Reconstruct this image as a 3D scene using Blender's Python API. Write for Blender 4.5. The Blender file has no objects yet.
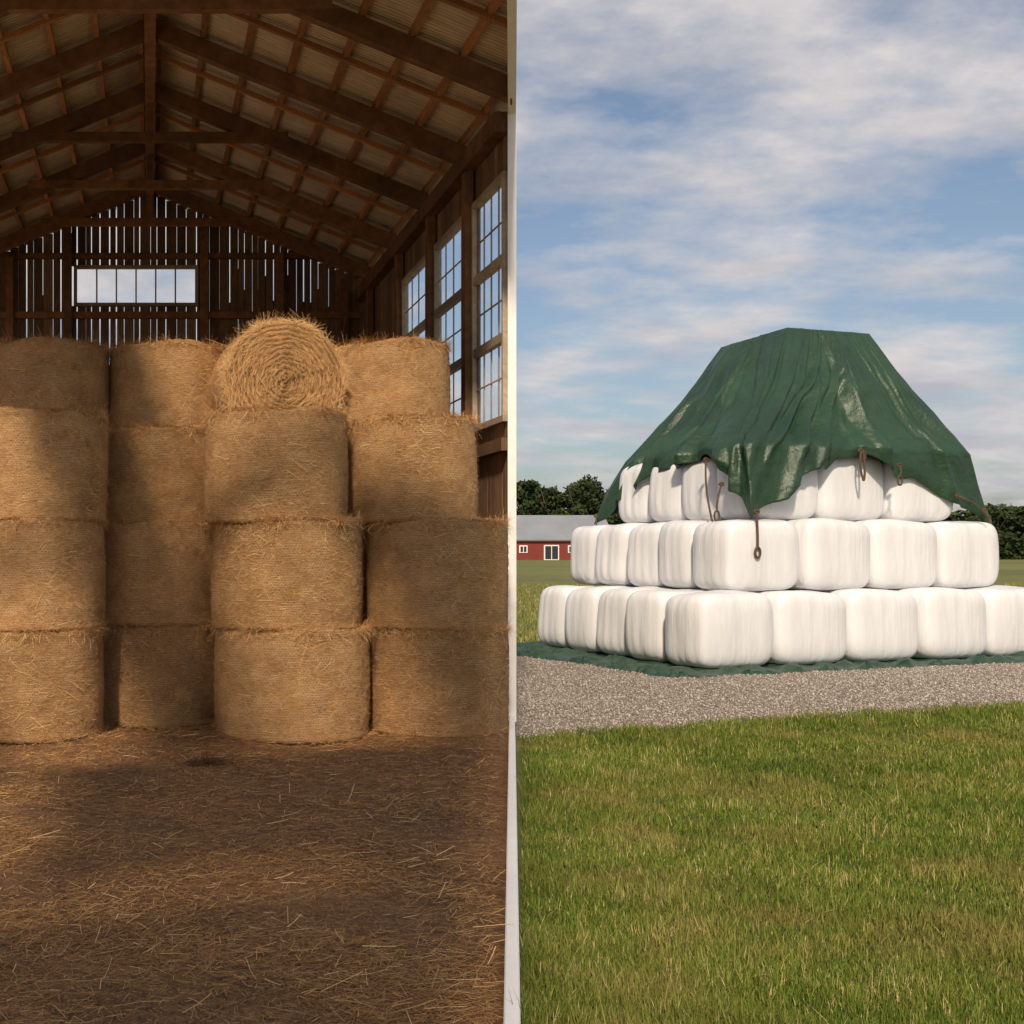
import bpy, bmesh, math, random
import numpy as np
from mathutils import Vector, Matrix, Euler, noise as mn
random.seed(7); rng=np.random.default_rng(7)
S=bpy.context.scene
K=0.3017            # added divider line along a camera ray, cutting the barn: X = K*Y
CAMH=1.86
# ---------------------------------------------------------------- helpers
def link(o,parent=None):
    S.collection.objects.link(o)
    if parent: o.parent=parent
    return o
def empty(name):
    return link(bpy.data.objects.new(name,None))
def mesh_np(name,v,f,mats,attr=None,smooth=False,matidx=None):
    me=bpy.data.meshes.new(name)
    v=np.asarray(v,dtype=np.float32).reshape(-1,3); f=np.asarray(f,dtype=np.int32)
    n,k=f.shape
    me.vertices.add(len(v)); me.vertices.foreach_set('co',v.ravel())
    me.loops.add(n*k); me.loops.foreach_set('vertex_index',f.ravel())
    me.polygons.add(n)
    me.polygons.foreach_set('loop_start',np.arange(0,n*k,k,dtype=np.int32))
    me.polygons.foreach_set('loop_total',np.full(n,k,dtype=np.int32))
    if smooth: me.polygons.foreach_set('use_smooth',np.ones(n,dtype=bool))
    if matidx is not None: me.polygons.foreach_set('material_index',np.asarray(matidx,dtype=np.int32))
    for m in mats: me.materials.append(m)
    me.update(calc_edges=True)
    if attr is not None:
        for k_,a in attr.items():
            at=me.attributes.new(k_,'FLOAT','POINT'); at.data.foreach_set('value',np.asarray(a,dtype=np.float32))
    return me
def strips(P,D,U,L,W,bend=0.0,taper=0.3):
    n=len(P); L=L[:,None]; W=W[:,None]
    N=np.cross(D,U)
    b=np.asarray(bend).reshape(-1,1) if np.ndim(bend) else bend
    p0=P; p1=P+D*L*0.5+N*L*b*0.25; p2=P+D*L*0.97+N*L*b
    v=np.stack([p0-U*W*.5,p0+U*W*.5,p1-U*W*.42,p1+U*W*.42,p2-U*W*.5*taper,p2+U*W*.5*taper],1).reshape(-1,3)
    i=np.arange(n)[:,None]*6
    f=np.concatenate([i+np.array([[0,1,3,2]]),i+np.array([[2,3,5,4]])],1).reshape(-1,4)
    return v,f
def norm(a): return a/np.maximum(np.linalg.norm(a,axis=1,keepdims=True),1e-9)
class Boxes:
    def __init__(s): s.v=[]; s.f=[]
    def box(s,c,d,R=None):
        n=len(s.v); R=R or Matrix.Identity(3)
        for sx,sy,sz in [(-1,-1,-1),(1,-1,-1),(1,1,-1),(-1,1,-1),(-1,-1,1),(1,-1,1),(1,1,1),(-1,1,1)]:
            s.v.append(Vector(c)+R@Vector((sx*d[0]/2,sy*d[1]/2,sz*d[2]/2)))
        for q in [(0,3,2,1),(4,5,6,7),(0,1,5,4),(1,2,6,5),(2,3,7,6),(3,0,4,7)]: s.f.append([n+i for i in q])
    def span(s,x0,x1,y0,y1,z0,z1): s.box(((x0+x1)/2,(y0+y1)/2,(z0+z1)/2),(x1-x0,y1-y0,z1-z0))
    def beam(s,p,q,w,h,up=(0,0,1)):
        p=Vector(p);q=Vector(q);y=(q-p);L=y.length;y.normalize();u=Vector(up)
        x=y.cross(u).normalized();z=x.cross(y).normalized()
        R=Matrix((x,y,z)).transposed(); s.box((p+q)/2,(w,L,h),R)
    def make(s,name,mat,parent=None,clip=False,bevel=0.0,off=0.0):
        me=bpy.data.meshes.new(name); me.from_pydata([tuple(v) for v in s.v],[],s.f); me.materials.append(mat)
        if clip:
            bm=bmesh.new();bm.from_mesh(me)
            nrm=Vector((1,-K,0)).normalized()
            r=bmesh.ops.bisect_plane(bm,geom=bm.verts[:]+bm.edges[:]+bm.faces[:],plane_co=nrm*off,plane_no=nrm,clear_outer=True)
            bmesh.ops.holes_fill(bm,edges=[e for e in bm.edges if e.is_boundary],sides=0)
            bm.to_mesh(me);bm.free()
        o=link(bpy.data.objects.new(name,me),parent)
        if bevel:
            b=o.modifiers.new('b','BEVEL');b.width=bevel;b.segments=1
        return o
# ---------------------------------------------------------------- materials
def newmat(name):
    m=bpy.data.materials.new(name);m.use_nodes=True;nt=m.node_tree
    for n in list(nt.nodes): nt.nodes.remove(n)
    out=nt.nodes.new('ShaderNodeOutputMaterial');b=nt.nodes.new('ShaderNodeBsdfPrincipled')
    nt.links.new(b.outputs[0],out.inputs[0])
    return m,nt,b
def N(nt,t,**kw):
    n=nt.nodes.new(t)
    for k,v in kw.items():
        if k in n.inputs: n.inputs[k].default_value=v
        else: setattr(n,k,v)
    return n
def ramp(nt,fac,stops):
    r=nt.nodes.new('ShaderNodeValToRGB');e=r.color_ramp.elements
    while len(e)<len(stops): e.new(0.5)
    for i,(p,c) in enumerate(stops):
        e[i].position=p; e[i].color=(c,c,c,1) if isinstance(c,(int,float)) else (*c,1)
    nt.links.new(fac,r.inputs[0]); return r
def mapping(nt,src,scale):
    m=nt.nodes.new('ShaderNodeMapping');m.inputs['Scale'].default_value=scale
    nt.links.new(src,m.inputs['Vector']); return m.outputs[0]
def noise(nt,vec,scale,detail=4,rough=.55):
    n=N(nt,'ShaderNodeTexNoise',Scale=scale,Detail=detail,Roughness=rough)
    if vec is not None: nt.links.new(vec,n.inputs['Vector'])
    return n.outputs['Fac']
def mix(nt,a,b,fac,bt='MIX'):
    m=nt.nodes.new('ShaderNodeMix');m.data_type='RGBA';m.blend_type=bt
    for sock,val in ((m.inputs[0],fac),(m.inputs[6],a),(m.inputs[7],b)):
        if isinstance(val,bpy.types.NodeSocket): nt.links.new(val,sock)
        elif isinstance(val,(int,float)): sock.default_value=val
        else: sock.default_value=(*val,1)
    return m.outputs[2]
def math_(nt,op,a,b=0.0):
    m=nt.nodes.new('ShaderNodeMath');m.operation=op
    for sock,val in ((m.inputs[0],a),(m.inputs[1],b)):
        if isinstance(val,bpy.types.NodeSocket): nt.links.new(val,sock)
        else: sock.default_value=val
    return m.outputs[0]
def bump(nt,b,h,strength=.5,dist=.02):
    n=N(nt,'ShaderNodeBump',Strength=strength,Distance=dist);nt.links.new(h,n.inputs['Height'])
    nt.links.new(n.outputs[0],b.inputs['Normal'])
def objco(nt): return nt.nodes.new('ShaderNodeTexCoord').outputs['Object']

def wood(name,c1,c2,scale=(1,1,1),rough=.8):
    m,nt,b=newmat(name);co=objco(nt)
    geo=nt.nodes.new('ShaderNodeNewGeometry')
    n1=noise(nt,mapping(nt,co,scale),6,6,.65)
    n2=noise(nt,co,1.2,3)
    col=ramp(nt,n1,[(.3,c1),(.7,c2)]).outputs[0]
    isl=ramp(nt,geo.outputs['Random Per Island'],[(0,.6),(1,1.25)]).outputs[0]
    col=mix(nt,col,isl,1.0,'MULTIPLY')
    col=mix(nt,col,ramp(nt,n2,[(.35,.6),(.65,1.1)]).outputs[0],.8,'MULTIPLY')
    nt.links.new(col,b.inputs['Base Color']);b.inputs['Roughness'].default_value=rough
    bump(nt,b,n1,.4,.01);return m
M_beam=wood('timber',(.13,.055,.025),(.28,.13,.06),(1,1,1))
M_purlin=wood('purlin_timber',(.30,.125,.045),(.50,.23,.09),(8,1,8))
M_plank=wood('wall_planks',(.13,.07,.04),(.30,.175,.10),(12,12,.8))
M_frame=wood('window_frame',(.34,.27,.20),(.50,.41,.32),(3,3,3))
m,nt,b=newmat('roof_boards');co=objco(nt)
w=N(nt,'ShaderNodeTexWave',Scale=5.0,Distortion=.6,Detail=2);w.bands_direction='Y';nt.links.new(co,w.inputs['Vector'])
n1=noise(nt,mapping(nt,co,(.8,8,1)),3,5,.6)
n2=noise(nt,co,.8,4,.6)
col=ramp(nt,n1,[(.3,(.46,.35,.24)),(.7,(.74,.60,.45))]).outputs[0]
col=mix(nt,col,ramp(nt,w.outputs['Fac'],[(0,.5),(.25,1.0)]).outputs[0],.8,'MULTIPLY')
col=mix(nt,col,ramp(nt,n2,[(.35,.65),(.65,1.1)]).outputs[0],.8,'MULTIPLY')
nt.links.new(col,b.inputs['Base Color']);b.inputs['Roughness'].default_value=.85;bump(nt,b,w.outputs['Fac'],.5,.02);M_deck=m
m,nt,b=newmat('white_paint');n1=noise(nt,objco(nt),8);nt.links.new(ramp(nt,n1,[(.3,(.80,.80,.80)),(.7,(.86,.86,.86))]).outputs[0],b.inputs['Base Color']);b.inputs['Roughness'].default_value=.5;M_white=m
m,nt,b=newmat('dusty_glass')
out=[n for n in nt.nodes if n.type=='OUTPUT_MATERIAL'][0]
tr=N(nt,'ShaderNodeBsdfTransparent');tr.inputs[0].default_value=(1,1,1,1)
tl=N(nt,'ShaderNodeBsdfTranslucent');tl.inputs[0].default_value=(.9,.92,.95,1)
ms=nt.nodes.new('ShaderNodeMixShader');nt.links.new(ramp(nt,noise(nt,objco(nt),3,4),[(.3,.03),(.7,.12)]).outputs[0],ms.inputs[0])
nt.links.new(tr.outputs[0],ms.inputs[1]);nt.links.new(tl.outputs[0],ms.inputs[2]);nt.links.new(ms.outputs[0],out.inputs[0]);M_glass=m
def strandmat(name,stops,patch=None,rough=.7):
    m,nt,b=newmat(name)
    a=nt.nodes.new('ShaderNodeAttribute');a.attribute_name='rnd'
    col=ramp(nt,a.outputs['Fac'],stops).outputs[0]
    if patch:
        n=noise(nt,objco(nt),patch[0],5,.6)
        f=ramp(nt,n,[(patch[1],0.0),(patch[2],1.0)]).outputs[0]
        col=mix(nt,col,patch[3],math_(nt,'MULTIPLY',f,patch[4]))
    nt.links.new(col,b.inputs['Base Color']);b.inputs['Roughness'].default_value=rough
    b.inputs['Specular IOR Level'].default_value=.25
    return m
M_straw=strandmat('loose_straw',[(0,(.24,.115,.04)),(.5,(.52,.28,.105)),(1,(.88,.60,.29))])
M_balestraw=strandmat('bale_straw',[(0,(.30,.145,.05)),(.5,(.66,.385,.16)),(1,(.90,.64,.33))])
M_grass=strandmat('grass_blades',[(0,(.035,.06,.006)),(.5,(.11,.165,.015)),(.82,(.22,.25,.04)),(.92,(.38,.29,.12)),(1,(.52,.40,.20))],patch=(.8,.49,.72,(.31,.22,.08),.65))
def balemat(name,faceon=False):
    m,nt,b=newmat(name)
    uv=nt.nodes.new('ShaderNodeUVMap').outputs[0]
    oi=nt.nodes.new('ShaderNodeObjectInfo')
    n1=noise(nt,mapping(nt,uv,(16,80,1)),1,7,.8)
    n3=noise(nt,mapping(nt,uv,(110,170,1)),1,4,.75)
    n2=noise(nt,objco(nt),2.6,6,.65)
    col=ramp(nt,n1,[(.3,(.27,.125,.042)),(.5,(.63,.355,.145)),(.7,(.90,.60,.30))]).outputs[0]
    col=mix(nt,col,ramp(nt,n3,[(.32,.36),(.62,1.35)]).outputs[0],.9,'MULTIPLY')
    col=mix(nt,col,ramp(nt,n2,[(.3,.55),(.7,1.18)]).outputs[0],.9,'MULTIPLY')
    h=math_(nt,'ADD',math_(nt,'MULTIPLY',n1,.8),math_(nt,'MULTIPLY',n3,.8))
    if not faceon:
        br=N(nt,'ShaderNodeTexBrick',Scale=1.0);br.inputs['Brick Width'].default_value=.030;br.inputs['Row Height'].default_value=.022
        br.inputs['Mortar Size'].default_value=.0032;br.inputs['Color1'].default_value=(0,0,0,1);br.inputs['Color2'].default_value=(0,0,0,1);br.inputs['Mortar'].default_value=(1,1,1,1)
        tn=N(nt,'ShaderNodeTexNoise',Scale=7.0,Detail=4.0);nt.links.new(uv,tn.inputs['Vector'])
        dst=mix(nt,uv,tn.outputs['Color'],.05)
        nt.links.new(dst,br.inputs['Vector'])
        msk=ramp(nt,noise(nt,mapping(nt,uv,(4,7,1)),1,3),[(.38,.04),(.64,.5)]).outputs[0]
        col=mix(nt,col,(.88,.65,.40),math_(nt,'MULTIPLY',br.outputs['Color'],msk))
    else:
        wv=N(nt,'ShaderNodeTexWave',Scale=5.5,Distortion=5.0,Detail=4);wv.bands_direction='Y';nt.links.new(uv,wv.inputs['Vector'])
        col=mix(nt,col,ramp(nt,wv.outputs['Fac'],[(.1,.35),(.6,1.1)]).outputs[0],.7,'MULTIPLY')
        h=math_(nt,'ADD',h,math_(nt,'MULTIPLY',wv.outputs['Fac'],.6))
    col=mix(nt,col,ramp(nt,oi.outputs['Random'],[(0,(.80,.76,.71)),(1,(1.06,1.02,1.0))]).outputs[0],1.0,'MULTIPLY')
    nt.links.new(col,b.inputs['Base Color']);b.inputs['Roughness'].default_value=.75;b.inputs['Specular IOR Level'].default_value=.3
    bump(nt,b,h,1.0,.03);return m
M_bale=balemat('bale_netting');M_baleend=balemat('bale_end',True)
m,nt,b=newmat('straw_covered_floor');co=objco(nt)
n1=noise(nt,co,14,8,.7);n2=noise(nt,co,.9,4,.6);n3=noise(nt,mapping(nt,co,(60,18,1)),1,4,.7)
col=ramp(nt,n1,[(.3,(.15,.065,.021)),(.55,(.33,.165,.06)),(.75,(.52,.30,.12))]).outputs[0]
col=mix(nt,col,ramp(nt,n3,[(.35,.5),(.65,1.3)]).outputs[0],.8,'MULTIPLY')
col=mix(nt,col,ramp(nt,n2,[(.35,.6),(.65,1.15)]).outputs[0],.8,'MULTIPLY')
nt.links.new(col,b.inputs['Base Color']);b.inputs['Roughness'].default_value=.95;bump(nt,b,math_(nt,'ADD',n1,n3),.9,.04);M_floor=m
m,nt,b=newmat('grass_field');co=objco(nt)
n1=noise(nt,co,25,6,.7);n2=noise(nt,co,.8,5,.6);n3=noise(nt,co,.03,4)
col=ramp(nt,n1,[(.3,(.03,.045,.007)),(.7,(.13,.16,.025))]).outputs[0]
col=mix(nt,col,(.26,.19,.07),math_(nt,'MULTIPLY',ramp(nt,n2,[(.47,0.0),(.70,1.0)]).outputs[0],.65))
col=mix(nt,col,(.24,.22,.06),ramp(nt,n3,[(.4,0.0),(.7,.6)]).outputs[0])
nt.links.new(col,b.inputs['Base Color']);b.inputs['Roughness'].default_value=.95;bump(nt,b,n1,.6,.03);M_field=m
m,nt,b=newmat('bounce_earth');co=objco(nt)  # pale ground colour for the added light-bouncing apron
n1=noise(nt,co,8,8,.65);nt.links.new(ramp(nt,n1,[(.3,(.34,.26,.18)),(.7,(.50,.40,.29))]).outputs[0],b.inputs['Base Color']);b.inputs['Roughness'].default_value=.95;bump(nt,b,n1,.6,.03);M_bounce=m
m,nt,b=newmat('gravel');co=objco(nt)
v=N(nt,'ShaderNodeTexVoronoi',Scale=34.0);nt.links.new(co,v.inputs['Vector'])
sep=nt.nodes.new('ShaderNodeSeparateColor');nt.links.new(v.outputs['Color'],sep.inputs[0])
col=ramp(nt,sep.outputs[0],[(0,(.15,.125,.105)),(.5,(.31,.265,.225)),(1,(.50,.44,.38))]).outputs[0]
col=mix(nt,col,ramp(nt,noise(nt,co,.7,5,.6),[(.3,.72),(.7,1.1)]).outputs[0],.9,'MULTIPLY')
nt.links.new(col,b.inputs['Base Color']);b.inputs['Roughness'].default_value=.95
bump(nt,b,math_(nt,'SUBTRACT',1.0,v.outputs['Distance']),1.0,.03);M_gravel=m
M_stone=strandmat('gravel_stones',[(0,(.14,.12,.10)),(.5,(.31,.27,.235)),(1,(.55,.49,.43))],rough=.9)
m,nt,b=newmat('white_bale_wrap');co=objco(nt)
n1=noise(nt,mapping(nt,co,(13,13,.7)),1,4,.5);n2=noise(nt,mapping(nt,co,(3,3,1.0)),1,3)
nt.links.new(ramp(nt,n2,[(.3,(.67,.68,.71)),(.7,(.76,.77,.79))]).outputs[0],b.inputs['Base Color'])
b.inputs['Roughness'].default_value=.32
bump(nt,b,math_(nt,'ADD',math_(nt,'MULTIPLY',n1,.6),math_(nt,'MULTIPLY',n2,1.4)),.5,.035);M_wrap=m
m,nt,b=newmat('green_tarpaulin');co=objco(nt)
n1=noise(nt,co,3.0,6,.6);n2=noise(nt,co,1.1,3)
nt.links.new(ramp(nt,n2,[(.3,(.012,.038,.019)),(.7,(.023,.064,.031))]).outputs[0],b.inputs['Base Color'])
nt.links.new(ramp(nt,noise(nt,co,2.3,4),[(.35,.35),(.65,.50)]).outputs[0],b.inputs['Roughness']);bump(nt,b,n1,.6,.09);M_tarp=m
m,nt,b=newmat('ground_sheet_plastic');co=objco(nt);n1=noise(nt,co,4,5,.6)
nt.links.new(ramp(nt,n1,[(.3,(.012,.038,.022)),(.7,(.03,.075,.042))]).outputs[0],b.inputs['Base Color']);b.inputs['Roughness'].default_value=.45;bump(nt,b,n1,.9,.1);M_sheet=m
def plain(name,c,r=.6,metal=0,var=.15,sc=6):
    m,nt,b=newmat(name);n=noise(nt,objco(nt),sc)
    nt.links.new(ramp(nt,n,[(.3,tuple(x*(1-var) for x in c)),(.7,tuple(x*(1+var) for x in c))]).outputs[0],b.inputs['Base Color'])
    b.inputs['Roughness'].default_value=r;b.inputs['Metallic'].default_value=metal;return m
M_rope=plain('rope',(.085,.05,.028),.8);M_red=plain('red_boards',(.20,.03,.025),.8,sc=.3);M_roofmetal=plain('metal_roof',(.22,.24,.27),.5,sc=.15)
M_dark=plain('dark_opening',(.03,.03,.035),.3);M_bark=plain('bark',(.08,.06,.045),.9)
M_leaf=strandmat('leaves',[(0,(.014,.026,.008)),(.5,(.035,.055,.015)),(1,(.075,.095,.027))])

# ---------------------------------------------------------------- ground
me=bpy.data.meshes.new('ground');me.from_pydata([(-1500,-800,0),(1500,-800,0),(1500,2500,0),(-1500,2500,0)],[],[(0,1,2,3)])
me.materials.append(M_field);link(bpy.data.objects.new('grass_field',me))
me=bpy.data.meshes.new('bounce_yard');me.from_pydata([(-32,-14,.004),(-4.55,-14,.004),(-4.55,34,.004),(-32,34,.004)],[],[(0,1,2,3)])
me.materials.append(M_bounce);link(bpy.data.objects.new('bounce_yard',me))  # unseen pale apron added to bounce sunlight up under the roof
def fh(x,y): return .045+.014*np.sin(x*2.1+np.sin(y*1.3)*1.5)+.012*np.sin(y*2.7+np.cos(x*1.9)*1.2)+.005*np.sin(x*9+y*7)
nx,ny=160,240
t=np.linspace(0,1,nx);yy=np.linspace(-6,22.4,ny)
X=np.zeros((ny,nx));Y=np.zeros((ny,nx))
for j,y in enumerate(yy):
    xr=min(4.0,K*y-.01); X[j]=-4.6+(xr+4.6)*t; Y[j]=y
Z=fh(X,Y)
edge=np.clip((np.minimum(4.0,K*Y)-X)/.12,0,1);Z=Z*edge+.008*(1-edge)
v=np.stack([X,Y,Z],-1).reshape(-1,3)
idx=np.arange(nx*ny).reshape(ny,nx)
f=np.stack([idx[:-1,:-1],idx[:-1,1:],idx[1:,1:],idx[1:,:-1]],-1).reshape(-1,4)
link(bpy.data.objects.new('barn_floor',mesh_np('barn_floor',v,f,[M_floor],smooth=True)))
n=90000
y=4.2*(12.6/4.2)**rng.random(n); x=(-.17+(K+.155)*rng.random(n))*y
x=np.minimum(x,K*y-.05)
keep=(np.sin(x*3+np.sin(y*2.3)*2)+np.sin(y*3.7+x)+rng.normal(0,1.3,n))>-.8
x,y=x[keep],y[keep];n=len(x)
a=rng.normal(0,.9,n); D=np.stack([np.cos(a),np.sin(a),rng.normal(.02,.10,n)],1);D=norm(D)
U=norm(np.cross(D,np.array([[0,0,1.0]]))+rng.normal(0,.25,(n,3)))
big_=rng.random(n)>.985
L=rng.uniform(.02,.10,n)*(1+1.3*big_);W=rng.uniform(.0012,.0030,n)*(.6+y/9)*(1+.5*big_)
P=np.stack([x,y,fh(x,y)+rng.uniform(.001,.020,n)+.006*big_],1)
v,f=strips(P,D,U,L,W,bend=rng.normal(0,.12,n),taper=.8)
r=np.clip(rng.beta(1.5,2.8,n)+.45*big_,0,1)
me=mesh_np('loose_straw',v,f,[M_straw],attr={'rnd':np.repeat(r,6)});link(bpy.data.objects.new('loose_straw',me))
n=900
x=.50+rng.normal(0,.13,n);y=10.25+rng.normal(0,.1,n);a=rng.uniform(0,6.3,n)
D=norm(np.stack([np.cos(a),np.sin(a),rng.normal(.1,.3,n)],1));U=norm(np.cross(D,np.array([[0,0,1.0]])))
P=np.stack([x,y,fh(x,y)+rng.random(n)*.09*np.exp(-((x-.5)**2+(y-10.25)**2)/.02)],1)
v,f=strips(P,D,U,rng.uniform(.04,.13,n),rng.uniform(.002,.005,n),bend=rng.normal(0,.2,n))
link(bpy.data.objects.new('straw_heap',mesh_np('straw_heap',v,f,[plain('dark_straw',(.10,.05,.02),.9)])))

# ---------------------------------------------------------------- barn
barn=empty('barn')
EZ=6.86; RZ=8.50; HW=4.0; YF=10.4
def rz(x): return RZ-(RZ-EZ)/HW*abs(x)
B=Boxes()
def deck(x0,x1,y0,y1):
    parts=[(x0,x1)] if x0*x1>=0 else [(x0,0),(0,x1)]
    for a,b_ in parts: B.beam((a,(y0+y1)/2,rz(a)+.15),(b_,(y0+y1)/2,rz(b_)+.15),y1-y0,.03)
deck(-4.2,4.2,YF,22.6)
B.make('roof_boards',M_deck,barn,clip=True)
B=Boxes()
# roof patches added out of view to shade chosen bales and floor
deck(-3.9,-1.4,7.9,YF-.002)
deck(-2.75,-1.75,2.0,7.89)
deck(-.2,1.7,2.0,5.5)
deck(-3.3,.9,-1.9,1.9)
deck(-4.2,.9,-6.0,-2.3)
B.make('shade_boards',M_deck,barn,clip=True,off=-.06)
B=Boxes()
for sgn in (-1,1):
    for k in range(8):
        x=sgn*(.12+k*.54);  B.beam((x,YF,rz(x)+.09),(x,22.4,rz(x)+.09),.06,.09)
B.make('purlins',M_purlin,barn,clip=True)
TY=[21.35,19.2,17.0,15.0,12.9,10.8]
for nm,ys_,o_ in (('trusses',TY,0),('shade_board_trusses',[5.45,1.95,-1.6,-5.9],-.1)):  # second set is added out of view to carry the shade patches
    B=Boxes()
    for y in ys_:
        for sgn in (-1,1):
            B.beam((0,y,rz(0)-.08),(sgn*4.05,y,rz(4.05)-.08),.13,.22)
        if abs(y-15)>.1:
            B.beam((-1.95,y-.012,rz(1.9)+.02),(1.95,y-.012,rz(1.9)+.02),.11,.13)
        if y>16: B.span(-.05,.05,y-.05,y+.05,rz(1.9),rz(0))
    if o_==0: B.span(-.07,.07,YF,22.3,RZ-.28,RZ-.06)
    else: B.span(-1.5,-1.4,-6,YF,rz(1.45)-.2,rz(1.45)-.0)
    B.make(nm,M_beam,barn,clip=True,off=o_)
B=Boxes()
for a_,b_ in zip(TY[:-1],TY[1:]):
    ym=(a_+b_)/2
    for sgn in (-1,1): B.beam((0,ym,rz(0)+.035),(sgn*4.05,ym,rz(4.05)+.035),.06,.06)
B.make('common_rafters',M_purlin,barn,clip=True)
PY=(14.78,16.74,18.85,21.35)
B=Boxes()
for y in PY: B.span(3.86,3.96,y-.09,y+.09,0,EZ-.12)
B.span(3.82,3.98,13.32,22.3,EZ-.32,EZ-.10)
for x in (-3.84,):
    for y in (12.9,15.0,17.0,19.2,21.35,10.8,5.45,1.95,-1.6,-5.9): B.span(x-.12,x+.12,y-.12,y+.12,0,EZ-.12)
B.span(-3.98,-3.70,-6,22.3,EZ-.32,EZ-.10)
B.make('posts',M_beam,barn)
B=Boxes();G=Boxes();Fm=Boxes()
wins=[(13.42,14.62),(14.95,16.58),(16.92,18.7)]
ZB,ZT=3.40,6.05
y=13.3
while y<22.35:
    w=random.uniform(.13,.18);g=random.choice([.004,.006,.012])
    segs=[(0,6.72)]
    if any(a-.02<y+w/2<b_+.02 for a,b_ in wins): segs=[(0,ZB-.04),(ZT+.04,6.72)]
    for z0,z1 in segs: B.span(3.985+random.uniform(0,.006),4.015,y,min(y+w-g,22.37),z0,z1)
    y+=w
for a,b_ in wins:
    Fm.span(3.93,4.03,a-.05,b_+.05,ZB-.07,ZB);Fm.span(3.93,4.03,a-.05,b_+.05,ZT,ZT+.07)
    Fm.span(3.93,4.03,a-.05,a,ZB,ZT);Fm.span(3.93,4.03,b_,b_+.05,ZB,ZT)
    for k in (1,2): 
        zz=ZB+(ZT-ZB)*k/3; Fm.span(3.94,4.02,a,b_,zz-.05,zz+.05)
    for k in range(3):
        zz=ZB+(ZT-ZB)*(k+.5)/3; Fm.span(3.98,3.995,a,b_,zz-.008,zz+.008)
    for k in range(1,4):
        yy_=a+(b_-a)*k/4; Fm.span(3.982,3.997,yy_-.011,yy_+.011,ZB,ZT)
    G.v+= [Vector((3.99,a,ZB)),Vector((3.99,b_,ZB)),Vector((3.99,b_,ZT)),Vector((3.99,a,ZT))];n0=len(G.v)-4;G.f.append([n0,n0+1,n0+2,n0+3])
B.span(3.90,3.98,13.32,22.3,3.0,3.14);B.span(3.90,3.98,13.32,22.3,1.4,1.54)
x=-4.0
WX0,WX1,WZ0,WZ1=-1.36,.84,6.52,7.16
while x<3.97:
    w=random.uniform(.10,.2);g=random.choice([.003,.006,.010,.016,.022]) if (-2.6<x<3.3) else .003
    x1=min(x+w-g,4.0);xm=(x+x1)/2
    top=rz(max(abs(x),abs(x1)))+.13
    inw=WX0-.08<xm<WX1+.08
    segs=[(0,WZ0-.05),(WZ1+.05,top)] if inw else [(0,top)]
    for z0,z1 in segs:B.span(x,x1,22.38+random.uniform(0,.006),22.41,z0,z1)
    zt=random.uniform(6.3,7.2)
    if random.random()<.5 and not (WX0-.25<xm<WX1+.25): B.span(x1-.03,x1+.05,22.415,22.44,zt-.9,zt)
    x+=w
B.make('wall_planks',M_plank,barn)
B=Boxes()
for z,h in ((EZ+.52,.10),(5.2,.14),(6.28,.12)): B.span(-3.9,3.9,22.26,22.37,z-h/2,z+h/2)
for x in (-2.6,WX0-.16,WX1+.16,2.4,3.6): B.span(x-.07,x+.07,22.18,22.30,0,rz(x)-.1)
B.make('wall_rails',M_beam,barn)
Fm.span(WX0-.06,WX1+.06,22.33,22.43,WZ0-.06,WZ0);Fm.span(WX0-.06,WX1+.06,22.33,22.43,WZ1,WZ1+.06)
Fm.span(WX0-.06,WX0,22.33,22.43,WZ0,WZ1);Fm.span(WX1,WX1+.06,22.33,22.43,WZ0,WZ1)
for k in range(1,6):
    x=WX0+(WX1-WX0)*k/6;Fm.span(x-.014,x+.014,22.36,22.42,WZ0,WZ1)
G.v+=[Vector((WX0,22.4,WZ0)),Vector((WX1,22.4,WZ0)),Vector((WX1,22.4,WZ1)),Vector((WX0,22.4,WZ1))];n0=len(G.v)-4;G.f.append([n0,n0+1,n0+2,n0+3])
Fm.make('window_frames',M_frame,barn);G.make('window_panes',M_glass,barn)
B=Boxes()
d=Vector((K,1,0)).normalized();side=Vector((1,-K,0)).normalized()
R=Matrix((side,d,Vector((0,0,1)))).transposed()
c=d*(13.22/d.y);B.box((c.x,c.y,3.45),(.09,.10,6.9),R)
B.make('divider_post',M_white,barn)  # white divider strip, added as a post in line with the camera
B=Boxes()
p=d*(13.3/d.y);q=d*(YF/d.y)
B.beam((p.x,p.y,rz(p.x)+.02),(q.x,q.y,rz(q.x)+.02),.085,.42)
B.make('divider_fascia',M_white,barn)  # added upper stretch of the divider, along the cut roof edge
B=Boxes();p0=d*2.0;p1=d*(13.15/d.y)
B.beam((p0.x,p0.y,.03),(p1.x,p1.y,.03),.062,.10)
B.make('divider_kerb',M_white,None,bevel=.006)  # added lower stretch of the divider, along the ground

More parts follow.
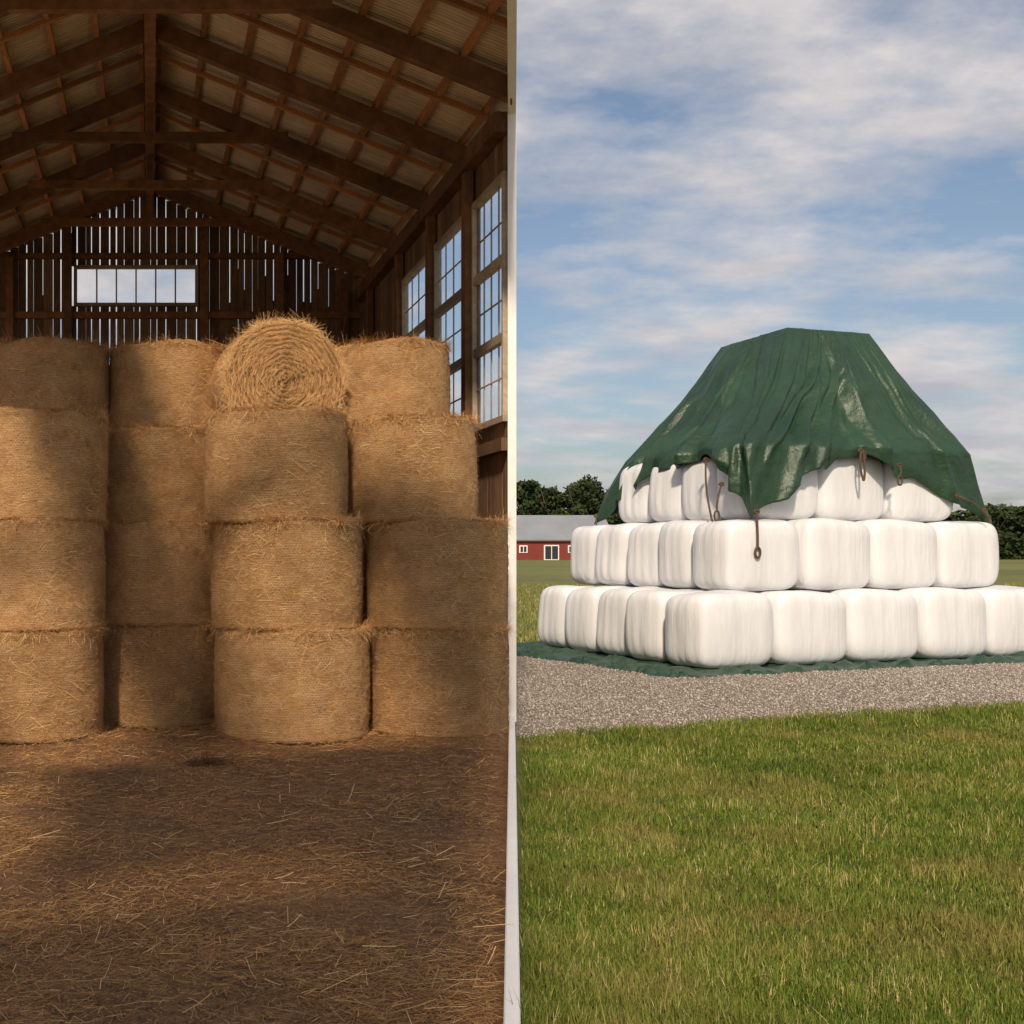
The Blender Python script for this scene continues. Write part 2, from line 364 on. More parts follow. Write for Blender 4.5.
# ---------------------------------------------------------------- hay bales
def bale_mesh(name,R,H,seed):
    r_=np.random.default_rng(seed);ns,nz=128,44
    prof=[]
    for i in range(8): prof.append((R*.96*i/8,0,1))
    for i in range(nz+1):
        t=i/nz; e=abs(2*t-1)
        rr=R*(1-.022*e**2-.04*max(0,(e-.92)/.08)**2+.016*math.exp(-((e-.94)/.03)**2))
        prof.append((rr,H*t,0))
    for i in range(8): prof.append((R*.96*(1-(i+1)/8)+.0001,H,1))
    V=[];ph=r_.uniform(0,6.28,8)
    for (rr,z,c) in prof:
        th=np.linspace(0,2*np.pi,ns,endpoint=False)
        lump=sum(np.sin(k*th+ph[k]+z*3*np.sin(ph[k]))*(.010/(1+.3*k)) for k in range(1,7))
        r2=rr*(1+lump)+r_.normal(0,.0034,ns)*(rr>.1)
        zz=z+(.02*np.sin(th*2+ph[0])+.012*np.sin(th*5+ph[1])+r_.normal(0,.005,ns))*(1 if z>H*.97 else (.0 if z<.05 else .3*z/H))
        if c==1 and z>0: zz=zz+.025*(1-rr/R)+r_.normal(0,.008,ns)
        V.append(np.stack([r2*np.cos(th),r2*np.sin(th),zz],1))
    V=np.concatenate(V);nr=len(prof)
    idx=np.arange(nr*ns).reshape(nr,ns);nxt=np.roll(idx,-1,1)
    F=np.stack([idx[:-1],nxt[:-1],nxt[1:],idx[1:]],-1).reshape(-1,4)
    capf=np.array([1 if (prof[i][2]==1 or prof[i+1][2]==1) else 0 for i in range(nr-1)]).repeat(ns)
    n=5600
    th=r_.uniform(0,2*np.pi,n);z=r_.uniform(0.01,H-.01,n);rad=R*(1-.022*(2*z/H-1)**2)+r_.uniform(0,.012,n)
    out=np.stack([np.cos(th),np.sin(th),0*th],1);tan=np.stack([-np.sin(th),np.cos(th),0*th],1);up=np.array([[0,0,1.0]])
    P=out*rad[:,None]+up*z[:,None]
    ang=r_.normal(0,.7,n);lg=r_.random(n)>.955
    D=norm(tan*np.cos(ang)[:,None]*r_.choice([-1,1],n)[:,None]+up*(np.sin(ang)-.5*lg)[:,None]+out*r_.normal(.12,.14,n)[:,None])
    U=norm(np.cross(D,out));L=r_.uniform(.02,.08,n)*(1+1.5*lg);W=r_.uniform(.0012,.0028,n)*(1+.3*lg)
    v1,f1=strips(P,D,U,L,W,bend=np.where(lg,.18,.05),taper=.8)
    rn1=np.clip(r_.beta(2,2,n)+.25*lg,0,1)
    n2=4200
    th=r_.uniform(0,2*np.pi,n2);th+=.12*np.sin(th*7+ph[3]);top=r_.random(n2)<.75
    out=np.stack([np.cos(th),np.sin(th),0*th],1);tan=np.stack([-np.sin(th),np.cos(th),0*th],1)
    z=np.where(top,H+r_.normal(-.010,.022,n2),.015+abs(r_.normal(0,.012,n2)));P=out*(R*(.955+r_.uniform(-.04,.028,n2)))[:,None]+up*z[:,None]
    D=norm(tan*r_.normal(0,1,n2)[:,None]+out*r_.uniform(.05,.85,n2)[:,None]+up*(np.where(top,r_.normal(-.18,.4,n2),r_.normal(0,.1,n2)))[:,None])
    U=norm(np.cross(D,up)+r_.normal(0,.2,(n2,3)));L=r_.gamma(3,.026,n2)+.02;W=r_.uniform(.0016,.0034,n2)
    v2,f2=strips(P,D,U,L,W,bend=r_.normal(-.05,.18,n2),taper=.7)
    n3=4200
    rr=R*.95*np.sqrt(r_.random(n3));th=r_.uniform(0,2*np.pi,n3)
    rr=np.where(r_.random(n3)<.45,np.round(rr/.055)*.055,rr)+r_.normal(0,.012,n3)
    out=np.stack([np.cos(th),np.sin(th),0*th],1);tan=np.stack([-np.sin(th),np.cos(th),0*th],1)
    P=out*rr[:,None]+up*(H+.025*(1-rr/R)+r_.uniform(.0,.025,n3))[:,None]
    D=norm(tan+out*r_.normal(0,.5,n3)[:,None]+up*r_.normal(.04,.12,n3)[:,None]);U=norm(np.cross(D,up))
    v3,f3=strips(P,D,U,r_.uniform(.04,.12,n3),r_.uniform(.002,.004,n3),bend=r_.normal(0,.1,n3),taper=.7)
    nb=len(V);VV=np.concatenate([V,v1,v2,v3]);FF=np.concatenate([F,f1+nb,f2+nb+len(v1),f3+nb+len(v1)+len(v2)])
    mi=np.concatenate([capf,np.full(len(f1)+len(f2)+len(f3),2)])
    rn=np.concatenate([np.zeros(nb),np.repeat(rn1,6),np.repeat(r_.beta(2.4,1.8,n2),6),np.repeat(r_.beta(1.4,1.8,n3),6)])
    me=mesh_np(name,VV,FF,[M_bale,M_baleend,M_balestraw],attr={'rnd':rn},matidx=mi)
    ul=me.uv_layers.new(name='UVMap');li=np.empty(len(me.loops),dtype=np.int32);me.loops.foreach_get('vertex_index',li)
    co=VV[li];thl=np.arctan2(co[:,1],co[:,0]);fi=np.arange(len(li))//4
    t4=thl.reshape(-1,4);t4=np.where((t4.max(1)-t4.min(1)>3)[:,None]&(t4<0),t4+2*np.pi,t4);thl=t4.ravel()
    iscap=(mi[fi]==1);rr=np.hypot(co[:,0],co[:,1])
    UVc=np.stack([thl*R,co[:,2]],1);UVc[iscap]=np.stack([thl[iscap]*.5,rr[iscap]+thl[iscap]*.01],1)
    ul.data.foreach_set('uv',UVc.astype(np.float32).ravel())
    sm=np.zeros(len(me.polygons),dtype=bool);sm[:len(F)]=True;me.polygons.foreach_set('use_smooth',sm)
    return me
BH=1.08
bm_=[bale_mesh('hay_bale_%d'%i,.74,BH,10+i) for i in range(4)]
cnt=0
def bale(x,y,z,R=.74,hz=1.0,tilt=(0,0)):
    global cnt
    o=bpy.data.objects.new('hay_bale',bm_[cnt%4]);cnt+=1;link(o)
    o.location=(x,y,z);o.scale=(R/.74,R/.74,hz)
    o.rotation_euler=(tilt[0],tilt[1],math.pi/2+random.uniform(-.9,.9))
    return o
z0=.03;hp=1.065
bale(-1.22,12.20,z0,.745);bale(-1.21,12.22,z0+hp,.75,tilt=(0,.006));bale(-1.17,12.25,z0+2*hp,.745,tilt=(.0,.012))
bale(.10,13.1,z0,.69);bale(.09,13.1,z0+hp*.995,.70,tilt=(0,.01));bale(.09,13.15,z0+2*hp*.975,.69,tilt=(0,-.012))
bale(1.44,12.22,z0,.785);bale(1.39,12.24,z0+hp,.765,tilt=(0,.01));bale(1.28,12.25,z0+2*hp,.725,tilt=(0,-.014),hz=1.02)
bale(2.96,12.40,z0,.715);bale(2.96,12.42,z0+hp,.72,tilt=(0,-.008));bale(2.75,12.72,z0+2*hp,.70,tilt=(0,.018))
for x in (-1.25,.20,1.62,2.9):
    for k in range(3): bale(x+random.uniform(-.03,.03),14.55,z0+k*hp,.715)
bale(-1.22,14.4,z0+3*hp,.73);bale(.20,14.55,z0+3*hp,.71,tilt=(0,.01));bale(2.86,14.45,z0+3*hp,.735,tilt=(0,.014))
bale(1.15,16.1,z0+3*hp,.72)
for x in (-1.0,.9,2.4):
    for k in range(3 if x==.9 else 4): bale(x,16.1,z0+k*hp,.70)
o=bale(1.35,14.60,3.77,.72,hz=.96)
o.rotation_euler=Euler((math.radians(89),0,math.radians(10)),'XYZ')

# ---------------------------------------------------------------- gravel yard
F_=np.array([.94,.342]);Bv=np.array([-.2,.98]);Bv=Bv/np.linalg.norm(Bv);F_=F_/np.linalg.norm(F_)
Pn=np.array([3.70,12.06]);Pf=np.array([7.4,24.4]);fd=np.array([.93,.368]);fd/=np.linalg.norm(fd)
def gedge(t): return Pn+fd*t
ts=np.linspace(-.35,60,600)
jit=np.cumsum(rng.normal(0,.02,600));jit-=np.linspace(0,jit[-1],600);jit+=.05*np.sin(ts*2.3)+.04*np.sin(ts*5.1+1)
nrm=np.array([-fd[1],fd[0]])
near=[gedge(t)+nrm*j for t,j in zip(ts,jit)]
far=[Pf+fd*t+nrm*(j*2+.2*math.sin(t)) for t,j in zip(np.linspace(-3.2,60,600),jit[::-1])]
verts=[];faces=[]
for i in range(600):
    a=near[i];b_=far[i]
    for k in range(9):
        p=a+(b_-a)*k/8; 
        verts.append((max(p[0],K*p[1]+.04) if p[1]<13.4 else max(p[0],4.06),p[1],.006))
for i in range(599):
    for k in range(8):
        q=i*9+k;faces.append((q,q+9,q+10,q+1))
me=bpy.data.meshes.new('gravel_yard');me.from_pydata(verts,[],faces);me.materials.append(M_gravel);link(bpy.data.objects.new('gravel_yard',me))
n=60000
t=rng.uniform(-.3,13,n);s=rng.beta(1,1.6,n)*9.0-.06-.35*(rng.random(n)**6)
p=Pn[None]+fd[None]*t[:,None]+nrm[None]*s[:,None]
ok=(p[:,0]>K*p[:,1]+.08)&(p[:,0]<.8*p[:,1])&((p[:,1]<13.3)|(p[:,0]>4.1));p=p[ok];n=len(p)
base=np.array([[1,0,0],[0,1,0],[-1,0,0],[0,-1,0],[0,0,.8],[0,0,-.6]],float)
sz=rng.uniform(.006,.019,n);rot=rng.uniform(0,6.28,n)
c,s_=np.cos(rot),np.sin(rot)
bb=base[None]*(1+rng.normal(0,.25,(n,6,3)))*sz[:,None,None]
vx=bb[:,:,0]*c[:,None]-bb[:,:,1]*s_[:,None];vy=bb[:,:,0]*s_[:,None]+bb[:,:,1]*c[:,None]
v=np.stack([vx+p[:,0:1],vy+p[:,1:2],bb[:,:,2]+.010],-1).reshape(-1,3)
fb=np.array([[0,1,4],[1,2,4],[2,3,4],[3,0,4],[1,0,5],[2,1,5],[3,2,5],[0,3,5]])
f=(np.arange(n)[:,None,None]*6+fb[None]).reshape(-1,3)
link(bpy.data.objects.new('gravel_stones',mesh_np('gravel_stones',v,f,[M_stone],attr={'rnd':np.repeat(rng.random(n),6)})))

# ---------------------------------------------------------------- grass blades
def side_near(x,y): return (x-Pn[0])*nrm[0]+(y-Pn[1])*nrm[1]
n=300000
y=3.9*(17.0/3.9)**(rng.random(n)**.92);x=y*(K+.008+(.83-K)*rng.random(n))
edgej=.10*np.sin(x*3.1+y)+.07*np.sin(x*7.7)
ok=side_near(x,y)<.05+edgej*.6-np.abs(rng.normal(0,.12,n))+.06;x,y=x[ok],y[ok];n=len(x)
clump=.5+.5*np.sin(x*5+np.sin(y*4)*1.7)*np.sin(y*6+np.sin(x*3)*1.3)
big=.5+.5*np.sin(x*1.3+np.sin(y*.9)*2)*np.sin(y*1.7+x*.6)
a=rng.uniform(0,6.28,n);lean=np.abs(rng.normal(.3,.33,n))
D=norm(np.stack([np.cos(a)*lean,np.sin(a)*lean,np.ones(n)],1));U=norm(np.stack([-np.sin(a)+rng.normal(0,.5,n),np.cos(a)+rng.normal(0,.5,n),np.zeros(n)],1));U=norm(U-D*np.sum(U*D,1)[:,None])
L=rng.uniform(.025,.08,n)*(.4+.7*clump+.45*big)*(1+.8*(rng.random(n)>.975));W=rng.uniform(.0022,.0046,n)*(.55+y/8.5)
P=np.stack([x,y,np.zeros(n)],1)
v,f=strips(P,D,U,L,W,bend=rng.normal(0,.35,n),taper=.15)
r=np.clip(rng.beta(2,2.2,n)*.9+.25*(clump-.5)-.22*(big-.5)+(rng.random(n)>.92)*.5,0,1)
link(bpy.data.objects.new('lawn_grass',mesh_np('lawn_grass',v,f,[M_grass],attr={'rnd':np.repeat(r,6)})))
n=60000
y=rng.uniform(24,70,n);x=y*rng.uniform(.3,.95,n)
dd=(x-Pf[0])*nrm[0]+(y-Pf[1])*nrm[1];ok=(dd>-.1)&(x>4.1);x,y=x[ok],y[ok];n=len(x)
a=rng.uniform(0,6.28,n);D=norm(np.stack([np.cos(a)*.3,np.sin(a)*.3,np.ones(n)],1));U=np.stack([-np.sin(a),np.cos(a),0*a],1)
v,f=strips(np.stack([x,y,0*x],1),D,U,rng.uniform(.06,.16,n),rng.uniform(.01,.03,n),bend=rng.normal(0,.3,n),taper=.2)
link(bpy.data.objects.new('meadow_grass',mesh_np('meadow_grass',v,f,[M_grass],attr={'rnd':np.repeat(np.clip(rng.beta(2,2,n)+.15,0,1),6)})))

# ---------------------------------------------------------------- silage bales
def silage_mesh(name,dx,dy,dz,seed):
    r_=np.random.default_rng(seed)
    bm=bmesh.new();bmesh.ops.create_cube(bm,size=2);bmesh.ops.subdivide_edges(bm,edges=bm.edges[:],cuts=29,use_grid_fill=True)
    ph=r_.uniform(0,6.28,14)
    n1=5.4;n2=5.8
    for v in bm.verts:
        d=v.co.normalized()
        h=(abs(d.x)**n1+abs(d.y)**n1)**(1/n1)
        r=1/((h**n2+abs(d.z)**n2)**(1/n2))
        p=d*r
        th=math.atan2(p.y,p.x)
        sag=1+.015*(-p.z)+.032*(1-p.z*p.z)-.018
        wr=sum(math.sin(k*3*th+ph[k]+p.z*.8*math.sin(ph[k]))*.003 for k in range(1,7))*(1-abs(p.z)**6)
        wr+=.010*math.sin(th*2+ph[7]+p.z*2)+.008*math.sin(p.z*3+ph[8]+th)
        hr=h*r
        top=0
        if p.z>.6: top=.020*math.sin(p.x*2.5+ph[9])*math.cos(p.y*2+ph[10])-.02*max(0,1-hr)
        pl=.007*math.sin(th*17+ph[11])*max(0,abs(p.z)-.70)*3.3*min(1,hr)
        v.co=Vector((p.x*dx/2*(sag+wr+pl),p.y*dy/2*(sag+wr+pl),(p.z+1)*dz/2+top+.012*math.sin(p.x*2+ph[12])*(p.z+1)/2))
    me=bpy.data.meshes.new(name);bm.to_mesh(me);bm.free()
    for p in me.polygons:p.use_smooth=True
    me.materials.append(M_wrap);return me
A=1.62;Bp=.985;LH=1.20
sm=[silage_mesh('silage_bale_%d'%i,A*.975,Bp*.975,1.24,30+i) for i in range(5)]
ang=math.atan2(F_[1],F_[0]);c2=0
def layer(O,nu,nv,z,a=A,b=Bp):
    global c2
    for i in range(nu):
        for j in range(nv):
            p=np.array(O)+F_*(i+.5)*a+Bv*(j+.5)*b
            o=bpy.data.objects.new('silage_bale',sm[c2%5]);c2+=1;link(o)
            o.location=(p[0]+random.uniform(-.03,.03),p[1]+random.uniform(-.06,.06),z)
            o.rotation_euler=(random.uniform(-.015,.015),random.uniform(-.015,.015),ang+random.uniform(-.05,.05)+(math.pi if random.random()<.5 else 0))
            o.scale=(a/A*random.uniform(.975,1.01),b/Bp*random.uniform(.97,1.01),random.uniform(.975,1.0))
def off(O,t): return (O[0]+F_[0]*t,O[1]+F_[1]*t)
layer(off((8.34,18.62),.20),5,5,.02)
layer(off((9.20,19.40),.22),4,5,.02+LH)
layer(off((10.07,20.2),.08),3,4,.02+2*LH)
layer((11.28,21.5),2,3,.02+3*LH,a=1.5,b=.93)
layer((12.0,22.4),1,2,.0+4*LH-.02,b=.9)

# ---------------------------------------------------------------- tarpaulin
rings=[(6.06,(11.88,22.35),(13.68,22.95),(11.68,24.4)),
       (4.95,(11.10,21.28),(14.15,22.42),(10.85,24.4)),
       (3.68,(10.0,20.03),(15.0,21.98),(9.68,24.3)),
       (2.35,(9.95,19.85),(15.48,22.15),(9.12,24.6))]
zs=np.array([r[0] for r in rings])
def quad(z):
    out=[]
    for k in (1,2,3):
        out.append(np.array([np.interp(z,zs[::-1],[r[k][0] for r in rings][::-1]),np.interp(z,zs[::-1],[r[k][1] for r in rings][::-1])]))
    FL,FR,BL=out;return [FL,FR,FR+BL-FL,BL]
zb=[([0,.06,.13,.22,.32,.46,.58,.70,.84,.94,1],[2.40,2.56,2.78,3.10,3.30,3.52,3.26,3.05,2.74,2.50,2.34]),
    ([0,.2,.5,.8,1],[2.34,3.1,3.4,3.1,2.45]),
    ([0,.2,.5,.8,1],[2.45,3.1,3.4,3.1,2.42]),
    ([0,.08,.2,.36,.5,.62,.76,.86,.94,1],[2.42,2.66,3.0,3.32,3.40,3.50,3.42,3.12,2.72,2.40])]
ties=[[0,.13,.32,.46,.58,.84,1],[0,.3,.6,1],[0,.3,.6,1],[0,.2,.36,.62,.76,.9,1]]
lr=random.Random(11)
folds=[]
for k in range(4):
    L=[]
    for i in range(24):
        s1=lr.choice(ties[k])+lr.gauss(0,.10)
        s0=.5+(s1-.5)*lr.uniform(.2,.9)+lr.gauss(0,.12)
        L.append((s0,s1,lr.uniform(.018,.07),lr.uniform(-.5,1.0),lr.uniform(-.3,.35)))
    folds.append(L)
NS=170;NC=10;NV=84
V=[];rows=NC+NV
tot=4*NS
for row in range(rows):
    for k in range(4):
        for i in range(NS):
            s=i/NS
            if row<NC:
                q=quad(6.06);cc=sum(q)/4;w=(row+.3)/NC
                p=cc+((q[k]*(1-s)+q[(k+1)%4]*s)-cc)*w
                z=6.03+.05*(1-w)+.06*mn.noise(Vector((p[0]*2,p[1]*2,0)))
                V.append((p[0],p[1],z));continue
            f=(row-NC)/(NV-1)
            zbot=np.interp(s,*zb[k])
            cyc=ties[k]
            for a_,b_ in zip(cyc[:-1],cyc[1:]):
                if a_<=s<b_: zbot+=.10*math.sin(math.pi*(s-a_)/(b_-a_))
            z=6.05+(zbot-6.05)*f
            q=quad(z)
            p=q[k]*(1-s)+q[(k+1)%4]*s
            e=q[(k+1)%4]-q[k];nn=np.array([e[1],-e[0]]);nn/=np.linalg.norm(nn)
            cc=sum(q)/4
            rad=(p-cc)/np.linalg.norm(p-cc)
            cw=min(s,1-s)*6; cw=min(1,cw); dirn=nn*cw+rad*(1-cw);dirn/=np.linalg.norm(dirn)
            fold=0
            for (s0,s1,wd,am,ft) in folds[k]:
                c_=s0+(s1-s0)*f
                dx=abs(s-c_)/(wd*(.5+f))
                if dx<1.8:
                    g=max(0,1-dx)
                    fold+=am*(g**1.15-.25*max(0,1-abs(dx-1)*1.3))*max(0,min(1,(f-ft)*3))
            edgew=min(1,min(s,1-s)*25+.25)
            S_=k+s
            cr=mn.noise(Vector((S_*7,f*3,1.3)))*.5+mn.noise(Vector((S_*20,f*8,4.3)))*.18+.07*mn.noise(Vector((S_*50,f*24,7.3)))
            cr-=abs(mn.noise(Vector((S_*6+f*2,f*3-S_*2,9.1))))*.7
            d=(.04+.15*f**.8)*fold*edgew+(.05+.12*f)*cr
            d-=.10*math.sin(min(1,max(0,(z-3.75)/1.1))*math.pi)*cw*.9
            d+=.05
            if z<3.9: d=max(d,.02+.25*d)   # cloth rests on the bale edges, never inside them
            if f>.94: d-= (f-.94)/.06*.03
            V.append((p[0]+dirn[0]*d,p[1]+dirn[1]*d,z+.10*f*mn.noise(Vector((S_*14,f*2,3.3)))))
V=np.array(V);idx=np.arange(rows*tot).reshape(rows,tot);nx_=np.roll(idx,-1,1)
F=np.stack([idx[:-1],idx[1:],nx_[1:],nx_[:-1]],-1).reshape(-1,4)
me=mesh_np('green_tarpaulin',V,F,[M_tarp],smooth=True)
bm=bmesh.new();bm.from_mesh(me);bm.verts.ensure_lookup_table()
bmesh.ops.holes_fill(bm,edges=[bm.edges.get((bm.verts[i],bm.verts[(i+1)%tot])) for i in range(tot)],sides=0);bm.to_mesh(me);bm.free()
tarp=link(bpy.data.objects.new('green_tarpaulin',me))
so=tarp.modifiers.new('s','SOLIDIFY');so.thickness=.012
def hem(k,s,up=0.0,outw=.1):
    col=k*NS+min(NS-1,int(s*NS));p=V[(rows-1)*tot+col];q0=quad(p[2]);e=q0[(k+1)%4]-q0[k];nn=np.array([e[1],-e[0]]);nn/=np.linalg.norm(nn)
    return Vector((p[0]+nn[0]*outw,p[1]+nn[1]*outw,p[2]+up))
def rope(pts,r=.018,hook=True):
    cu=bpy.data.curves.new('tie_rope','CURVE');cu.dimensions='3D';cu.bevel_depth=r;cu.bevel_resolution=2
    sp=cu.splines.new('NURBS');sp.points.add(len(pts)-1);sp.use_endpoint_u=True;sp.order_u=3
    for i,p in enumerate(pts): sp.points[i].co=(*p,1)
    e=Vector(pts[0])
    ax=Vector((.9,.3,0)).normalized()
    sp=cu.splines.new('NURBS');sp.use_cyclic_u=True;sp.points.add(5);sp.order_u=3
    for i in range(6):
        a=i*math.pi/3;q=e+ax*math.cos(a)*.05+Vector((0,0,1))*(math.sin(a)*.03);sp.points[i].co=(*q,1)
    if hook:
        e=Vector(pts[-1]);sp=cu.splines.new('NURBS');sp.use_cyclic_u=True;sp.points.add(7);sp.order_u=3
        for i in range(8):
            a=i*math.pi/4;q=e+ax*math.cos(a)*.055+Vector((0,0,1))*(math.sin(a)*.09-.09);sp.points[i].co=(*q,1)
    cu.materials.append(M_rope);return link(bpy.data.objects.new('tie_rope',cu))
h=hem(0,.46,.08,.09);rope([h,h+Vector((-.04,-.03,-.2)),h+Vector((0,-.04,-.45)),h+Vector((.035,-.04,-.55)),h+Vector((.06,-.03,-.3)),h+Vector((.04,0,.0))],.018)
h=hem(0,.0,.12,.10);rope([h,h+Vector((-.02,-.08,-.3)),h+Vector((-.03,-.10,-.58))],.020)
h=hem(3,.76,.1,.16);rope([h,h+Vector((-.05,-.08,-.25)),h+Vector((-.12,-.30,-.7)),h+Vector((-.18,-.62,-1.1))],.016,False)
h=hem(3,.9,.1,.12);rope([h,h+Vector((-.10,-.05,-.25)),h+Vector((-.15,-.15,-.45))],.015)
h=hem(3,.03,.1,.12);rope([h,h+Vector((-.04,-.12,-.5)),h+Vector((.05,-.18,-1.1))],.016,False)
h=hem(0,.97,.1,.12);rope([h,h+Vector((.05,-.1,-.25)),h+Vector((.08,-.15,-.5))],.020)
h=hem(0,.84,.1,.12);rope([h,h+Vector((.15,-.08,-.08)),h+Vector((.35,-.06,-.2)),h+Vector((.55,-.05,-.42))],.014,False)
h=hem(0,.58,.08,.1);rope([h,h+Vector((.02,-.06,-.10)),h+Vector((-.02,-.06,-.18))],.014)
# ---------------------------------------------------------------- ground sheet under the stack
O1=np.array([8.5,18.68])
nx2,ny2=170,120;V2=[]
for j in range(ny2):
    for i in range(nx2):
        u=-1.0+ (A*5+2.2)*i/(nx2-1);w=-.60+(Bp*5+1.6)*j/(ny2-1)
        edg=max(0,1-j/8)
        u+=-.9*max(0,(w-2)/4) if u<.3 else 0
        w+=edg*(.20*mn.noise(Vector((u*1.7,0,0)))+.14*mn.noise(Vector((u*5,3,0))))
        if i<6: u+=(1-i/6)*.15*mn.noise(Vector((w*3,5,0)))
        p=O1+F_*u+Bv*w
        ed=min(i,nx2-1-i,j,ny2-1-j)
        z=.022+.05*abs(mn.noise(Vector((u*3,w*3,1))))+.16*max(0,mn.noise(Vector((u*2.6+w,w*6,7))))*(1 if (w<-.05 or u<0) else .2)
        if ed==0:z=.010
        V2.append((p[0],p[1],z))
idx=np.arange(nx2*ny2).reshape(ny2,nx2);f=np.stack([idx[:-1,:-1],idx[:-1,1:],idx[1:,1:],idx[1:,:-1]],-1).reshape(-1,4)
link(bpy.data.objects.new('ground_sheet',mesh_np('ground_sheet',np.array(V2),f,[M_sheet],smooth=True)))

# ---------------------------------------------------------------- red farm building in the distance
rb=empty('red_barn')
YB=320
B=Boxes();B.span(70,123,YB,YB+16,0,5.4);B.make('walls',M_red,rb)
me=bpy.data.meshes.new('roof');me.from_pydata([(69,YB-1,5.2),(124,YB-1,5.2),(124,YB+8,12.2),(69,YB+8,12.2),(124,YB+17,5.2),(69,YB+17,5.2),(69,YB-1,5.5),(124,YB-1,5.5)],[],[(6,7,2,3),(3,2,4,5),(0,1,7,6)]);me.materials.append(M_roofmetal);link(bpy.data.objects.new('roof',me),rb)
me=bpy.data.meshes.new('gable');me.from_pydata([(122.9,YB,5.3),(122.9,YB+16,5.3),(122.9,YB+8,11.9)],[],[(0,1,2)]);me.materials.append(M_red);link(bpy.data.objects.new('gable',me),rb)
B=Boxes();C=Boxes()
for x in (75,82,89,99.5,107,112.5,119):
    w,zz0,zz1=(1.1,1.9,3.9)
    if x==107: w,zz0,zz1=(2.0,.0,4.0)
    B.span(x-w,x+w,YB-.25,YB-.02,zz0,zz1);C.span(x-w+.3,x-.12,YB-.35,YB-.2,zz0+.25,zz1-.3);C.span(x+.12,x+w-.3,YB-.35,YB-.2,zz0+.25,zz1-.3)
B.span(70,123,YB-.2,YB-.02,5.0,5.3);B.span(122.6,123.05,YB-.22,YB-.02,0,5.0)
B.make('trim',M_white,rb);C.make('openings',M_dark,rb)

# ---------------------------------------------------------------- tree belt
Ps=[];rn=[];TB=Boxes()
def tree(x,y,h,w):
    TB.beam((x,y,0),(x+random.uniform(-.5,.5),y,h*.6),.5,.5)
    for _ in range(4):
        a=random.uniform(0,6.28);TB.beam((x,y,h*.35),(x+math.cos(a)*w*.5,y+math.sin(a)*w*.5,h*random.uniform(.55,.85)),.2,.2)
    nb=random.randint(10,15)
    for _ in range(nb):
        a=random.uniform(0,6.28)
        zc=h*(.25+.62*random.random());rr=w*.55*math.sqrt(max(.08,1-((zc/h-.5)/.5)**2))*random.uniform(.2,1)
        cx,cy=x+math.cos(a)*rr,y+math.sin(a)*rr;br=w*random.uniform(.18,.32);k=150
        d=rng.normal(0,1,(k,3));d=norm(d)*(rng.random((k,1))**.4)*br*np.array([[1,1,.8]])
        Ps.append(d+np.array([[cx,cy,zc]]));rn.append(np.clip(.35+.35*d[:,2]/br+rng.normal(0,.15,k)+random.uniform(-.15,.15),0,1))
for i in range(85):
    x=60+i*4.0+random.uniform(-2,2)
    h=random.uniform(23,27) if x<160 else random.uniform(14.5,17.5)
    tree(x,random.uniform(345,362),h,random.uniform(7,10))
    if random.random()<.7: tree(x+2,random.uniform(362,372),h*.97,9)
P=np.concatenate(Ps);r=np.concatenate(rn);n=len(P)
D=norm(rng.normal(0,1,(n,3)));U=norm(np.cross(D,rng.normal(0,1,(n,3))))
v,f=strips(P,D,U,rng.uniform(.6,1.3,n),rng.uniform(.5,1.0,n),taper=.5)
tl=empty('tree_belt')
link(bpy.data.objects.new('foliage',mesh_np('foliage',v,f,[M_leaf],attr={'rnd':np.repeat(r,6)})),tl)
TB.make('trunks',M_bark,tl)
n=26000;x=rng.uniform(40,420,n);z=rng.random(n)**1.3*7.5;y=rng.uniform(340,350,n)
D=norm(rng.normal(0,1,(n,3)));U=norm(np.cross(D,rng.normal(0,1,(n,3))))
v,f=strips(np.stack([x,y,z],1),D,U,rng.uniform(.8,1.6,n),rng.uniform(.6,1.2,n),taper=.5)
link(bpy.data.objects.new('undergrowth',mesh_np('undergrowth',v,f,[M_leaf],attr={'rnd':np.repeat(rng.random(n)*.5,6)})),tl)

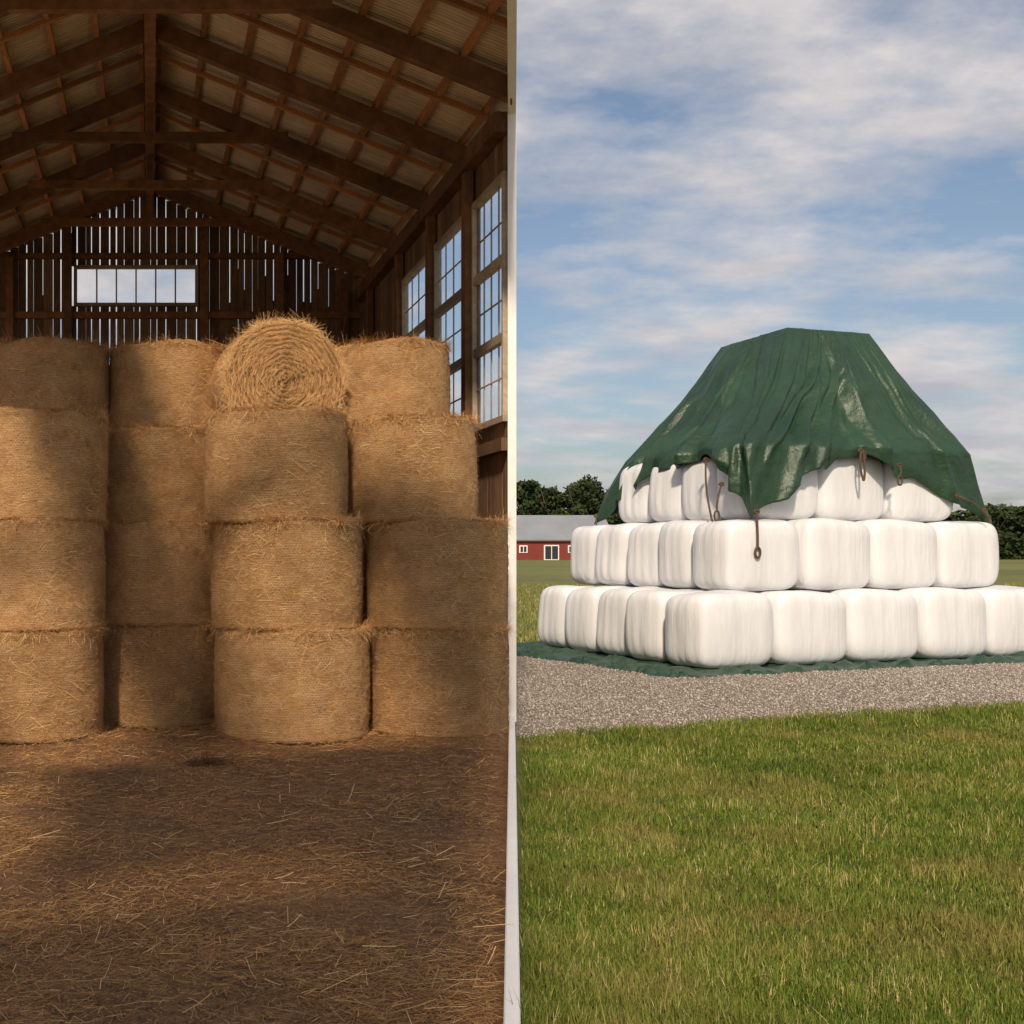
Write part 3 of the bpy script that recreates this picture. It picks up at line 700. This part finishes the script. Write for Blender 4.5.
# ---------------------------------------------------------------- light
EL=math.radians(40);AZ=math.radians(17)
d=Vector((math.sin(AZ)*math.cos(EL),math.cos(AZ)*math.cos(EL),-math.sin(EL)))
ld=bpy.data.lights.new('sun','SUN');ld.energy=4.1;ld.angle=math.radians(3.5);ld.color=(1,.82,.61)
lo=link(bpy.data.objects.new('sun',ld));lo.rotation_euler=d.to_track_quat('-Z','Y').to_euler();lo.location=(-10,-30,30)
W=bpy.data.worlds.new('World');S.world=W;W.use_nodes=True;nt=W.node_tree
for n_ in list(nt.nodes): nt.nodes.remove(n_)
out=nt.nodes.new('ShaderNodeOutputWorld');bg=nt.nodes.new('ShaderNodeBackground');nt.links.new(bg.outputs[0],out.inputs[0])
sky=nt.nodes.new('ShaderNodeTexSky');sky.sky_type='NISHITA';sky.sun_disc=False;sky.sun_elevation=EL;sky.sun_rotation=math.pi+AZ
sky.dust_density=2.0;sky.air_density=1.0;sky.ozone_density=1.5
tc=nt.nodes.new('ShaderNodeTexCoord')
sx=nt.nodes.new('ShaderNodeSeparateXYZ');nt.links.new(tc.outputs['Generated'],sx.inputs[0])
zc=math_(nt,'MAXIMUM',math_(nt,'ADD',sx.outputs[2],.20),.05)
cb=nt.nodes.new('ShaderNodeCombineXYZ');nt.links.new(math_(nt,'DIVIDE',sx.outputs[0],zc),cb.inputs[0]);nt.links.new(math_(nt,'DIVIDE',sx.outputs[1],zc),cb.inputs[1])
c1=noise(nt,mapping(nt,cb.outputs[0],(1.7,2.1,1)),1.4,11,.58)
c3=noise(nt,mapping(nt,cb.outputs[0],(.6,.8,1)),1.0,3,.5)
cc=math_(nt,'ADD',math_(nt,'MULTIPLY',c1,.75),math_(nt,'MULTIPLY',c3,.40))
cf=ramp(nt,cc,[(.49,.06),(.57,.5),(.65,1.0)]).outputs[0]
cshade=ramp(nt,noise(nt,mapping(nt,cb.outputs[0],(2.0,2.6,1)),1.2,7,.58),[(.36,(4.8,4.8,5.3)),(.62,(7.2,6.8,6.7))]).outputs[0]
col=mix(nt,sky.outputs[0],cshade,cf)
nt.links.new(col,bg.inputs[0]);bg.inputs[1].default_value=.1

# ---------------------------------------------------------------- camera
cd=bpy.data.cameras.new('camera');cam=link(bpy.data.objects.new('camera',cd));cam.location=(0,0,CAMH);cam.rotation_euler=(math.radians(90),0,0)
cd.sensor_width=36;cd.lens=1200/1024*36;cd.shift_x=362/1024;cd.shift_y=41/1024;cd.clip_end=4000;cd.clip_start=.05
S.camera=cam
S.view_settings.view_transform='Standard';S.view_settings.look='None';S.view_settings.exposure=0
print('ok')
